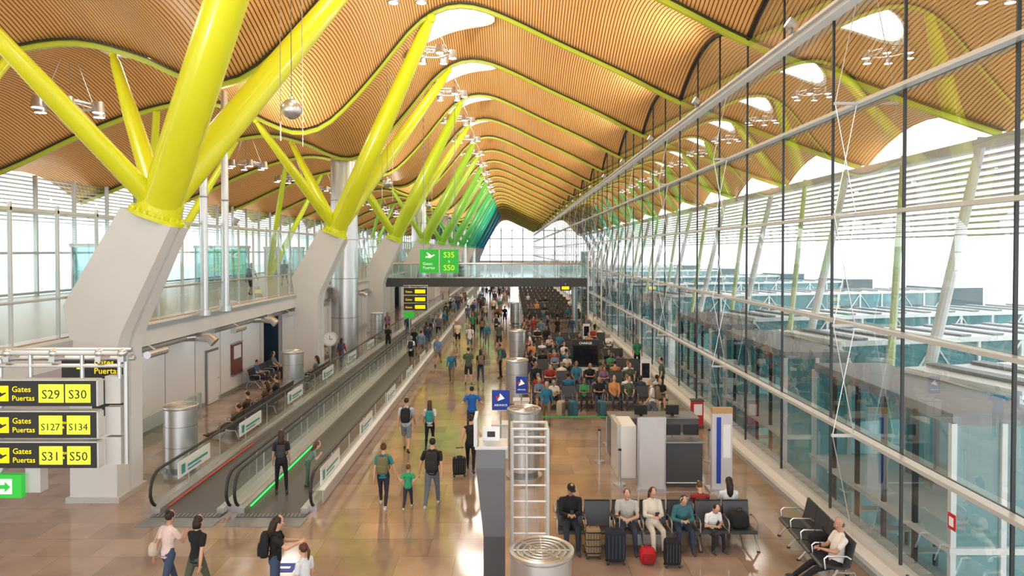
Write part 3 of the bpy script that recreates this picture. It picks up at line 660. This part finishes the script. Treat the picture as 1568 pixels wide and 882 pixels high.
# ------------------------------------------------------------------ people
def fab(c):
    return pm('fabric_%02d_%02d_%02d'%tuple(int(x*99) for x in c),c,.85,0,.15,25)
SK=[(.58,.33,.22),(.46,.25,.16),(.64,.40,.29),(.33,.17,.10)]
def skinm(i): return pm('skin_tone_%d'%i,SK[i],.5,0,.04,20)
def hairm(c): return pm('hair_%02d_%02d'%(int(c[0]*99),int(c[1]*99)),c,.6,0,.3,60)
EYEW=pm('eye_white',(.85,.85,.83),.3); EYED=pm('eye_iris',(.03,.02,.015),.2); LIP=pm('lips',(.42,.13,.11),.45)
TAGS=['skin','top','pants','hair','shoe']
def build_person(sp):
    g=sp.get; fem=g('fem',0); vox=g('vox',.017)
    B=MB(); segs=[]
    def limb(pts,rads,tag,side=None):
        pts=[V(p) for p in pts]; rads=[(r,r) if not isinstance(r,tuple) else r for r in rads]
        ax=(pts[-1]-pts[0]).normalized()
        s=V(side) if side is not None else V((1,0,0))
        s=s-ax*s.dot(ax)
        if s.length<.2: s=V((0,1,0))-ax*ax.y
        s.normalize(); f=ax.cross(s)
        n=12; rings=[]
        r0=min(rads[0]);r1=min(rads[-1])
        d0=(pts[1]-pts[0]).normalized(); d1=(pts[-1]-pts[-2]).normalized()
        for a,b in((.87,.5),(.5,.86)): rings.append((pts[0]-d0*r0*a,rads[0][0]*b,rads[0][1]*b))
        for p,r in zip(pts,rads): rings.append((p,r[0],r[1]))
        for a,b in((.5,.86),(.87,.5)): rings.append((pts[-1]+d1*r1*a,rads[-1][0]*b,rads[-1][1]*b))
        vs=[]
        for c,rx,ry in rings:
            for k in range(n):
                t=2*math.pi*k/n; vs.append(c+s*(math.cos(t)*rx)+f*(math.sin(t)*ry))
        fs=[(i*n+k,i*n+(k+1)%n,(i+1)*n+(k+1)%n,(i+1)*n+k) for i in range(len(rings)-1) for k in range(n)]
        fs.append(tuple(range(n))[::-1]); fs.append(tuple((len(rings)-1)*n+k for k in range(n)))
        B.add(vs,fs,SEAT)
        for i in range(len(pts)-1): segs.append((pts[i],pts[i+1],s,f,rads[i],rads[i+1],TAGS.index(tag)))
    post=MB()
    mats={'skin':skinm(g('skin',0)),'top':fab(g('top')),'pants':fab(g('pants')),'hair':hairm(g('hair',(.03,.02,.015))),'shoe':fab(g('shoe',(.05,.05,.05)))}
    slots=[mats[t] for t in TAGS]
    sw=.165 if fem else .19
    T=Matrix.Translation((0,0,.93))@Matrix.Rotation(-rad(g('lean',2)),4,'X')@Matrix.Rotation(rad(g('twist',0)),4,'Z')
    T3=T.to_3x3(); X=T3@V((1,0,0)); F=T3@V((0,1,0)); U=T3@V((0,0,1))
    tp=lambda x,y,z:T@V((x,y,z))
    fw=-.015 if fem else 0
    limb([tp(0,0,-.07),tp(0,-.01,.0),tp(0,0,.09)],[(.12,.10),(.162+(.01 if fem else 0),.118),(.145,.105)],'pants',X)
    ch=g('belly',0)
    limb([tp(0,-.005,.0),tp(0,0,.09),tp(0,.005,.19),tp(0,.012,.33),tp(0,0,.43),tp(0,-.005,.50)],
         [(.168,.124),(.156+fw,.115+ch),(.142+fw*1.5,.107+ch),(.163+fw,.122 if not fem else .132),(.17+fw,.112),(.115,.075)],'top',X)
    for sg in(-1,1): limb([tp(sg*.08,-.005,.475),tp(sg*(sw-.01),-.005,.462)],[.062,.058],'top')
    limb([tp(0,-.01,.50),tp(0,.012,.62)],[.056,.052],'skin')
    hs=g('hs',1.); hy,hp=g('head',(0,5))
    Hm=Matrix.Translation(tp(0,.018,.595))@T3.to_4x4()@Matrix.Rotation(rad(g('lean',2))*.6,4,'X')@Matrix.Rotation(rad(hy),4,'Z')@Matrix.Rotation(-rad(hp),4,'X')@Matrix.Scale(hs,4)
    H3=Hm.to_3x3()
    hp_=[(.012,.045,.026,.03),(.04,.028,.052,.062),(.085,.010,.066,.083),(.135,0,.073,.093),(.18,-.004,.068,.087),(.212,-.006,.048,.062)]
    limb([Hm@V((0,y,z)) for z,y,a,b in hp_],[(a*hs,b*hs) for z,y,a,b in hp_],'skin',H3@V((1,0,0)))
    sl=g('sleeve','short')
    for sg,key in((-1,'armL'),(1,'armR')):
        S=tp(sg*sw,-.005,.465); a=g(key,(5,8,12,2))
        if a[0]=='ik':
            W=V(a[1]); d=W-S; L=min(d.length,.53); dn=d.normalized(); W=S+dn*L
            L1,L2=.285,.25; x=(L1*L1-L2*L2+L*L)/(2*L); h=math.sqrt(max(0,L1*L1-x*x))
            pole=V((sg*.6,-.5,-.8)); pole=(pole-dn*pole.dot(dn)).normalized(); E=S+dn*x+pole*h
        else:
            f,ab,e,ab2=[rad(q) for q in a]
            du=T3@V((sg*math.sin(ab),math.sin(f)*math.cos(ab),-math.cos(f)*math.cos(ab))); E=S+du*.285
            df=T3@V((sg*math.sin(ab2),math.sin(f+e)*math.cos(ab2),-math.cos(f+e)*math.cos(ab2))); W=E+df*.25
        limb([S,E],[.046,.038],'skin'); limb([E,(E+W)/2,W],[.039,.037,.026],'skin')
        if sl=='short': limb([S,S+(E-S)*.55],[.06,.057],'top')
        if sl=='long': limb([S,E],[.06,.05],'top'); limb([E,E+(W-E)*.93],[.05,.038],'top')
        dn=(W-E).normalized(); sd=V((0,1,0))-dn*dn.y
        if sd.length<.3: sd=V((0,0,1))-dn*dn.z
        sd.normalize(); nn=dn.cross(sd); 
        if nn.x*sg>0: nn=-nn
        limb([W,W+dn*.04,W+dn*.08],[(.024,.02),(.037,.018),(.036,.015)],'skin',sd)
        for q,(off,ln) in enumerate(((.028,.070),(.010,.080),(-.009,.074),(-.027,.058))):
            b0=W+dn*.075+sd*off; b1=b0+(dn*.95+nn*.25)*ln*.5; b2=b1+(dn*.75+nn*.65).normalized()*ln*.3; b3=b2+(dn*.35+nn*.9).normalized()*ln*.25
            post.tube([b0,b1,b2,b3],[.0095,.009,.008,.006],mats['skin'],6)
        b0=W+dn*.025+sd*.026; b1=b0+(dn*.6+sd*.75+nn*.2).normalized()*.035; b2=b1+(dn*.9+sd*.3+nn*.3).normalized()*.028
        post.tube([b0,b1,b2],[.012,.010,.007],mats['skin'],6)
    lg=g('legs','long')
    for sg,key in((-1,'legL'),(1,'legR')):
        a,k,ab=(list(g(key,(0,2,2)))+[2])[:3]; a,k,ab=rad(a),rad(k),rad(ab)
        J=V((sg*.088,0,.915)); th=V((sg*math.sin(ab),math.sin(a)*math.cos(ab),-math.cos(a)*math.cos(ab))); K=J+th*.43
        ab2=ab*.4; sh=V((sg*math.sin(ab2),math.sin(a-k),-math.cos(a-k))).normalized(); A=K+sh*.405
        if lg=='long': limb([J,J+th*.2,K],[(.088,.094),.08,.062],'pants'); limb([K,K+sh*.15,A+sh*.01],[.062,.058,.046],'pants')
        elif lg=='slim': limb([J,J+th*.2,K],[(.086,.092),.075,.053],'pants'); limb([K,K+sh*.13,A],[.053,.053,.035],'pants')
        else:
            limb([J,K],[.08,.053],'skin'); limb([K,K+sh*.13,A],[.052,.055,.034],'skin'); limb([J,J+th*.2,J+th*.38],[(.09,.096),.086,.078],'pants')
        p=max(-.7,min(.35,(a-k)*.55)); fd=V((sg*.12,math.cos(p),math.sin(p))).normalized(); dn=V((0,math.sin(p),-math.cos(p)))
        side=V((1,0,0))
        limb([A-fd*.045+dn*.035,A+fd*.05+dn*.038,A+fd*.14+dn*.052],[(.036,.036),(.042,.036),(.04,.022)],'shoe',side); limb([A-sh*.02,A+dn*.03],[.038,.038],'shoe')
        post.tube([A-fd*.07+dn*.072,A+fd*.17+dn*.074],.012,mats['shoe'],6)
    me=B.mesh('tmp',False); o=bpy.data.objects.new('tmp',me); COL.objects.link(o)
    r=o.modifiers.new('r','REMESH'); r.mode='VOXEL'; r.voxel_size=vox; r.use_smooth_shade=True
    s_=o.modifiers.new('s','SMOOTH'); s_.factor=.5; s_.iterations=2
    dg=bpy.context.evaluated_depsgraph_get(); rm=bpy.data.meshes.new_from_object(o.evaluated_get(dg))
    bpy.data.objects.remove(o); bpy.data.meshes.remove(me)
    npo=len(rm.polygons); ce=np.zeros(npo*3); rm.polygons.foreach_get('center',ce); ce=ce.reshape(-1,3)
    best=np.full(npo,1e9); tag=np.zeros(npo,dtype=np.int32)
    for a,b,s,f,ra,rb,tg in segs:
        a_=np.array(a);ab=np.array(b)-a_; L2=ab@ab+1e-12; d=ce-a_; t=np.clip(d@ab/L2,0,1); q=d-t[:,None]*ab
        rx=ra[0]+(rb[0]-ra[0])*t; ry=ra[1]+(rb[1]-ra[1])*t; mn=np.minimum(rx,ry); w=q@(ab/math.sqrt(L2))
        e=(np.sqrt((q@np.array(s)/rx)**2+(q@np.array(f)/ry)**2+(w/mn)**2)-1)*mn
        m=e<best; best[m]=e[m]; tag[m]=tg
    sm,hm=mats['skin'],mats['hair']
    for sx in(-1,1):
        post.ell((sx*.030,.080,.118),(.014,.012,.010),EYEW,Hm,8,6); post.ell((sx*.030,.089,.118),(.007,.005,.007),EYED,Hm,8,6)
        post.ell((sx*.031,.090,.137),(.017,.005,.004),hm,Hm,8,4); post.ell((sx*.074,-.004,.108),(.010,.018,.030),sm,Hm,8,6)
    post.tube([(0,.086,.128),(0,.104,.098),(0,.100,.086)],[.008,.013,.012],sm,8,Hm)
    post.ell((0,.088,.056),(.024,.008,.006),LIP,Hm,10,6)
    hst=g('hairstyle','short')
    if hst!='bald':
        k=1.0 if hst in('short','buzz') else 1.06
        post.ell((0,-.022,.150),(.079*k,.090*k,.094*k),hm,Hm,16,10)
        if hst=='long': post.tube([(0,-.05,.17),(0,-.078,.08),(0,-.088,-.02),(0,-.10,-.13),(0,-.10,-.2)],[.07,.082,.08,.07,.03],hm,12,Hm)
        if hst=='bob': post.tube([(0,-.03,.17),(0,-.045,.09),(0,-.045,.0)],[.075,.09,.075],hm,12,Hm)
        if hst=='pony': post.ell((0,-.12,.17),(.03,.035,.03),hm,Hm); post.tube([(0,-.13,.17),(0,-.16,.1),(0,-.14,-.02),(0,-.13,-.08)],[.02,.032,.026,.008],hm,8,Hm)
        if hst=='bun': post.ell((0,-.08,.235),(.045,.045,.042),hm,Hm)
        if hst=='cap':
            cm=fab(g('capc',(.02,.02,.02))); post.ell((0,-.005,.170),(.086,.104,.082),cm,Hm,16,10); post.sup((0,.11,.175),(.13,.11,.016),cm,Hm,.6)
        if hst=='headband': post.tube([(-.085,-.01,.11),(-.07,-.01,.2),(0,-.01,.25),(.07,-.01,.2),(.085,-.01,.11)],.012,WHITE,6,Hm)
    else: post.ell((0,-.045,.10),(.074,.060,.055),hm,Hm,14,8)
    bp=g('pack')
    if bp:
        pk=fab(bp); bz=g('packs',1.)
        post.sup((0,-.20,.30),(.30*bz,.17*bz,.46*bz),pk,T,.45,16,10); post.sup((0,-.29,.22),(.24*bz,.07,.22*bz),pk,T,.45)
        post.tube([(0,-.2,.52),(0,-.23,.56),(0,-.16,.56),(0,-.15,.52)],.01,pk,6,T)
        for sx in(-1,1): post.tube([(sx*.09,-.14,.48),(sx*.10,-.03,.545),(sx*.11,.09,.49),(sx*.13,.125,.36),(sx*.16,.04,.18),(sx*.12,-.12,.12)],.018,pk,6,T)
    if g('bag'):
        bg=fab(g('bag')); post.sup((-.25,-.05,.08),(.14,.36,.28),bg,T,.5); post.tube([(-.22,-.16,.2),(-.17,-.06,.50),(-.19,.02,.52),(-.22,.08,.2)],.014,bg,6,T)
    if g('phone'):
        post.sup(g('phone'),(.075,.012,.15),BLACK,None,.3)
    nv=len(rm.vertices); co=np.zeros(nv*3); rm.vertices.foreach_get('co',co); co=co.reshape(-1,3)
    fcs=[tuple(p.vertices) for p in rm.polygons]
    vsall=[tuple(c) for c in co.tolist()]+post.v
    fcs+= [tuple(i+nv for i in f) for f in post.f]
    for m in post.mats:
        if m not in slots: slots.append(m)
    mi=tag.tolist()+[slots.index(post.mats[k]) for k in post.m]
    arr=np.array(vsall); zm=arr[:,2].min(); s=g('h',1.75)/1.765
    arr[:,2]-=zm; arr*=s
    out=bpy.data.meshes.new('figure'); out.from_pydata(arr.tolist(),[],fcs)
    for m in slots: out.materials.append(m)
    out.polygons.foreach_set('material_index',mi); out.polygons.foreach_set('use_smooth',[True]*len(fcs)); out.update()
    bpy.data.meshes.remove(rm)
    return out
WALKA=dict(legL=(24,6),legR=(-20,22),armL=(-18,8,10,4),armR=(22,8,18,2),lean=3)
WALKB=dict(legL=(-22,24),legR=(22,5),armL=(20,8,20,2),armR=(-18,8,8,4),lean=3)
STAND=dict(legL=(2,3,4),legR=(-3,4,5),armL=(4,9,14,4),armR=(2,9,20,2))
SIT=dict(legL=(86,88,6),legR=(84,82,7),lean=-6,armL=('ik',(-.12,.30,1.03)),armR=('ik',(.12,.28,1.03)))
SITF=dict(legL=(86,84,9),legR=(88,90,6),lean=22,armL=('ik',(-.08,.36,1.12)),armR=('ik',(.07,.36,1.12)),head=(0,28))
SITP=dict(legL=(88,86,4),legR=(86,70,4),lean=-4,armL=('ik',(-.06,.30,1.18)),armR=('ik',(.07,.29,1.18)),head=(0,30),phone=(0,.33,1.22))
def per(name,x,y,hdg,base,z=0,**kw):
    sp=dict(base); sp.update(kw); return place(build_person(sp),name,(x,y,z),rad(hdg))
def C(h):
    h=h.lstrip('#'); return tuple((int(h[i:i+2],16)/255)**2.2 for i in(0,2,4))
F_=.0135
per('woman_walking_with_backpack',-3.25,17.15,2,WALKA,fem=1,h=1.68,top=C('2f7f86'),pants=C('2a2d38'),hair=C('5b3a22'),hairstyle='bun',pack=C('6d6a4c'),legs='slim',vox=F_,armR=('ik',(.34,.05,.86)),shoe=C('c8c8c8'))
per('child_walking',-2.62,17.1,0,WALKB,h=1.12,hs=1.22,top=C('2f9a6a'),pants=C('2c2f3a'),hair=C('6b4526'),vox=F_,armL=('ik',(-.38,.02,1.28)),armR=('ik',(.38,.02,1.30)),shoe=C('d0d0d0'))
per('man_walking_with_backpack',-2.02,17.2,-2,WALKB,h=1.8,top=C('202124'),pants=C('5f6672'),hair=C('1c1410'),pack=C('2c2a2c'),vox=F_,armL=('ik',(-.34,.04,.88)),shoe=C('bbbbbb'))
per('man_walking_with_backpack',-3.42,22.,0,WALKA,h=1.8,top=C('b9bcc4'),pants=C('7a7f8c'),hair=C('2a1d14'),pack=C('1f2228'),legs='shorts',vox=F_,shoe=C('3a3a3a'))
per('woman_walking_with_backpack',-2.7,22.3,4,WALKB,fem=1,h=1.64,top=C('d2d6d8'),pants=C('191a1e'),hair=C('4a2d1a'),hairstyle='long',pack=C('2b8a86'),packs=.85,legs='slim',vox=F_)
per('man_standing',-1.40,23.8,10,STAND,h=1.76,top=C('1f5fb0'),pants=C('33363f'),hair=C('1a1410'),vox=F_,armL=('ik',(-.30,.15,1.15)),armR=('ik',(.3,.15,1.15)))
per('woman_walking_with_suitcase',-1.22,20.0,0,WALKA,fem=1,h=1.7,top=C('24232a'),pants=C('17171b'),hair=C('3a2115'),hairstyle='bun',legs='slim',sleeve='none',vox=F_,armL=('ik',(-.26,-.14,.90)),armR=('ik',(.3,.2,1.1)))
def suitcase(x,y,rz,c,w=.42,h=.62,d=.26,handle=.35,pat=None):
    m=fab(c); B=MB(); B.sup((0,0,.06+h/2),(w,d,h),m,None,.3,16,10)
    for i in range(5): B.box((-w*.36+i*w*.18,-d/2,.06+h/2),(.012,.02,h*.72),DARK); B.box((-w*.36+i*w*.18,d/2,.06+h/2),(.012,.02,h*.72),DARK)
    for a in(-1,1):
        for b in(-1,1): B.cyl((a*w*.4,b*d*.35-.012,.03),(a*w*.4,b*d*.35+.012,.03),.03,BLACK,n=10); B.box((a*w*.4,b*d*.35,.065),(.03,.03,.03),DARK)
        if handle: B.cyl((a*.1,-d*.35,h),(a*.1,-d*.35,h+handle),.009,STEEL,n=6)
    if handle: B.tube([(-.11,-d*.35,h+handle),(.11,-d*.35,h+handle)],.016,BLACK,8)
    B.tube([(-.08,0,h+.04),(-.07,0,h+.09),(.07,0,h+.09),(.08,0,h+.04)],.012,BLACK,6)
    if pat:
        pmn=fab(pat)
        for i in range(4): B.sup((0,0,.14+i*h*.24),(w*1.02,d*1.03,.035),pmn,None,.3,16,6)
    B.obj('rolling_suitcase',(x,y,0),rz)
suitcase(-1.52,19.6,.2,C('17171a'),.38,.5,.24,.35)
per('woman_standing_on_walkway',-6.15,18.1,15,STAND,.03,fem=1,h=1.68,top=C('2b2b31'),pants=C('1a1a1e'),hair=C('3a2416'),hairstyle='long',legs='slim',vox=F_,sleeve='short',pack=C('3a3a40'),packs=.75)
per('child_leaning_on_handrail',-5.62,18.7,-70,STAND,.03,fem=1,h=1.25,hs=1.15,lean=32,top=C('6f8f80'),pants=C('4a6a55'),hair=C('5a3820'),hairstyle='long',vox=F_,armL=('ik',(-.1,.42,1.2)),armR=('ik',(.1,.45,1.2)),skin=2)
per('woman_walking_with_shoulder_bag',-6.45,12.7,-25,WALKA,fem=1,h=1.66,top=C('dcc3bd'),pants=C('3c4a63'),hair=C('2a1a14'),hairstyle='bun',vox=F_,bag=C('c9b8a4'),skin=1,armR=('ik',(.1,.35,1.25)))
per('woman_walking',-5.82,12.5,-20,WALKB,fem=1,h=1.64,top=C('18171a'),pants=C('4f5345'),hair=C('2b1a12'),hairstyle='bob',vox=F_)
per('woman_gesturing_with_backpack',-4.3,12.3,-75,STAND,fem=1,h=1.68,top=C('17181c'),pants=C('3d4c63'),hair=C('2c1a13'),hairstyle='long',sleeve='short',vox=F_,pack=C('1c1c20'),armR=('ik',(.2,.45,1.3)),armL=('ik',(-.15,.42,1.2)),head=(10,10))
per('girl_standing',-3.55,11.6,60,STAND,fem=1,h=1.48,hs=1.05,top=C('cfd2d6'),pants=C('444a58'),hair=C('4a2b18'),hairstyle='pony',vox=F_)
FY=14.96
per('man_seated_in_cap',1.29,FY,180,SITP,h=1.8,top=C('121216'),pants=C('2b3140'),hairstyle='cap',sleeve='long',vox=F_,skin=1,head=(12,24))
per('man_seated',2.53,FY,172,SITF,h=1.78,top=C('b6b1aa'),pants=C('343b4c'),hair=C('4a4038'),vox=F_,lean=14)
per('woman_seated',3.10,FY,185,SITP,fem=1,h=1.7,top=C('d3c9bb'),pants=C('cfc7ba'),hair=C('4a2a1a'),hairstyle='long',sleeve='long',vox=F_)
per('woman_seated_with_headphones',3.72,FY,180,SITF,fem=1,h=1.66,top=C('3c6b74'),pants=C('2f3b52'),hair=C('3a2418'),hairstyle='headband',sleeve='long',vox=F_)
per('boy_seated',4.35,FY-.06,195,SITF,h=1.38,hs=1.12,top=C('dfdfdf'),pants=C('202228'),hair=C('2a1c13'),vox=F_)
per('person_seated_facing_away',4.95,15.54,0,SIT,fem=1,h=1.72,top=C('d8d8d6'),pants=C('33333a'),hair=C('2a1c14'),vox=.018,hairstyle='long')
per('person_seated_facing_away',4.3,15.54,0,SITP,h=1.6,top=C('8a3030'),pants=C('33333a'),hair=C('5a3c24'),vox=.018)
suitcase(2.15,14.1,math.pi,C('1d2430'),.42,.66,.26,.3); suitcase(1.72,14.35,math.pi,C('8a7358'),.32,.6,.22,.0,pat=C('2c2018')); suitcase(3.3,13.95,math.pi,C('15151a'),.34,.52,.22,.0)
B=MB(); B.sup((0,0,.17),(.34,.24,.34),fab(C('b3202a')),None,.6,16,10); B.sup((0,-.12,.14),(.24,.07,.2),fab(C('8a141c'))); B.tube([(-.06,0,.33),(-.05,0,.40),(.05,0,.40),(.06,0,.33)],.012,fab(C('8a141c')),6); B.obj('red_backpack',(2.82,14.1,0))
B=MB(); B.sup((0,0,.17),(.40,.26,.36),fab(C('1c1e24')),None,.55,16,10); B.sup((0,.12,.14),(.28,.09,.22),fab(C('2a2c33'))); B.tube([(-.06,0,.33),(-.05,0,.42),(.05,0,.42),(.06,0,.33)],.012,BLACK,6); B.obj('dark_backpack',(4.98,14.85,.45))
per('man_seated',6.34,13.27,90,SITP,h=1.78,top=C('d6d0ca'),pants=C('17181c'),hair=C('5a4a3c'),hairstyle='bald',vox=F_,skin=1,legL=(78,20,6),legR=(80,28,3),lean=-10,phone=(0,.30,1.2),belly=.03,head=(0,15))
B=MB(); B.sup((0,0,.14),(.42,.24,.28),fab(C('141519')),None,.55,16,10); B.sup((.05,.11,.12),(.24,.07,.16),fab(C('24252b'))); B.tube([(-.12,0,.26),(-.06,0,.4),(.06,0,.4),(.12,0,.26)],.012,BLACK,6); B.obj('dark_backpack',(6.3,13.9,.45))
per('person_seated_legs_out',-9.74,23.7,90,SIT,h=1.76,top=C('6a5a4a'),pants=C('5a5248'),hair=C('3a2818'),vox=.02,legL=(76,6,5),legR=(74,6,3),lean=-20)
for i,(x,y,c,hc) in enumerate(((-9.74,24.9,'4a3a33','2a1a12'),(-9.74,26.8,'6b4a3a','3a2416'),(-9.74,28.,'2c2c30','1a1310'),(-9.64,33.4,'7a8a8a','3a2416'))):
    per('person_seated',x,y,90,SIT,h=1.76,fem=i%2,top=C(c),pants=C('33363e'),hair=C(hc),hairstyle='long' if i%2 else 'short',vox=.02)
per('person_seated',-12.16,32.4,-90,SITP,h=1.75,top=C('3b5a86'),pants=C('22242c'),vox=.02)
per('person_seated',-12.16,34.8,-90,SIT,h=1.75,top=C('6b7078'),pants=C('22242c'),vox=.02,fem=1,hairstyle='long')

TOPS=['d8d8d8','23252b','6a7f9a','a33b34','e2d6c4','2f6f8f','3d8a5c','1c1c22','8a6a8a','c48a5a','4a5a4a','f0f0ee','30405a','2a2a30']
PANT=['23252e','3a4a63','17171b','5c6470','7a6a55','2a3040','c4b8a4']
HAIR=['1c140f','3a2415','5c3c22','2a1a12','8a6a40','8a8680']
def rc(l): return C(random.choice(l))
wv=[];sv=[]
for i in range(14):
    fem=i%2
    wv.append(build_person(dict(random.choice((WALKA,WALKB,STAND)),fem=fem,h=random.uniform(1.6,1.7) if fem else random.uniform(1.7,1.84),top=C(TOPS[i]),pants=rc(PANT),hair=rc(HAIR),hairstyle=random.choice(('long','pony','bob')) if fem else 'short',skin=random.randint(0,3),sleeve=random.choice(('short','short','long')),legs=random.choice(('long','slim','shorts')),pack=rc(PANT) if random.random()<.4 else None,vox=.024)))
for i in range(14):
    fem=i%2
    sv.append(build_person(dict((SIT,SITF,SITP)[i%3],fem=fem,h=random.uniform(1.62,1.7) if fem else random.uniform(1.7,1.82),top=C(TOPS[(i*3+1)%14]),pants=rc(PANT),hair=rc(HAIR),hairstyle=random.choice(('long','pony','bob')) if fem else 'short',skin=random.randint(0,3),sleeve=random.choice(('short','short','long')),legs=random.choice(('long','slim','shorts')),vox=.024)))
cnt=0
def walker(x,y,hd,z=0):
    global cnt; cnt+=1; place(wv[(cnt*5)%14],'walking_passenger',(x,y,z),rad(hd+random.uniform(-8,8)))
for x,y,h in((-2.98,33.5,180),(-2.12,33.1,0),(-1.55,33.6,0),(-.6,34.8,90),(-5.75,38.8,0),(-5.5,41.2,0),(-6.1,42.5,0),(-5.5,44.5,0),(-5.9,47,0),(-5.4,50,0),(-6.2,52,0),
             (-3.7,46.5,180),(-4.0,48.2,180),(-2.7,43.6,180),(-1.7,46.5,180),(-.85,44.8,0),(-2.2,50,0),(-3.,52,180),(-1.2,52.5,0),(-4.2,38.6,180),(-8.,44,180),(-7.8,51,180),(-9.6,38.3,0),(-9.5,52,180)): walker(x,y,h,.03 if -8.9<x<-5 else 0)
pts=[]
while len(pts)<46:
    y=random.uniform(54,135); x=random.uniform(-4.2,-.4)
    if all((x-a)**2+(y-b)**2>1.2 for a,b in pts): pts.append((x,y)); walker(x,y,random.choice((0,180)))
for i in range(14): walker(-5.9+random.uniform(-.4,.4),56+i*2.1,0,.03)
for x,y in((1.3,25.6),(6.6,30.),(.9,33.5),(6.8,37.),(1.1,41),(2.1,48.9),(3.3,49.5),(4.4,50.2),(1.6,50.8),(5.4,49.1),(2.7,51.5),(6.3,52),(.9,49.6),(5.2,25.2),(2.6,56.5),(1.5,59.3),(4.0,60)): walker(x,y,random.choice((0,90,180,270)))
for x,y in((-14.,23),(-13,34),(-15,45),(-13.4,46)): walker(x,y,random.choice((0,180)),4.27)
k=0
for y,gr,oc in rows:
    for xc,n in gr:
        for i in range(n):
            x=xc-n*.31+.62*(i+.5)
            for side in(0,1):
                if random.random()<oc:
                    k+=1
                    if side==0: place(sv[(k*5)%14],'seated_passenger',(x,y-.14,0),rad(180+random.uniform(-8,8)))
                    else: place(sv[(k*5)%14],'seated_passenger',(x,y+.44,0),rad(random.uniform(-8,8)))
for y in(62,66,70,74,78,83):
    for i in range(9):
        if random.random()<.2: k+=1; place(sv[(k*5)%14],'seated_passenger',(3.8-9*.31+.62*(i+.5),y-.14,0),rad(180))
for i in range(16):
    random.seed(100+i); suitcase(random.uniform(1.2,6.),random.choice((30.,33.3,37.3,41.1,26.6)),random.uniform(0,3),C(random.choice(('1d2430','8a2030','2a2a2e','3a6a7a','b0a890'))),.4,.6,.25,.3)

# ------------------------------------------------------------------ world, camera
w=bpy.data.worlds.new('overcast_sky'); SC.world=w; w.use_nodes=True
bg=w.node_tree.nodes['Background']; bg.inputs[0].default_value=(.98,.99,1.,1); bg.inputs[1].default_value=1.75
cam=bpy.data.cameras.new('camera'); cam.sensor_width=36; cam.lens=24; cam.shift_y=-.0245; cam.clip_end=900; cam.clip_start=.1
co=bpy.data.objects.new('camera',cam); co.location=(0,0,6.5); co.rotation_euler=(rad(89),0,0); COL.objects.link(co); SC.camera=co
SC.view_settings.view_transform='Standard'; SC.view_settings.exposure=.8
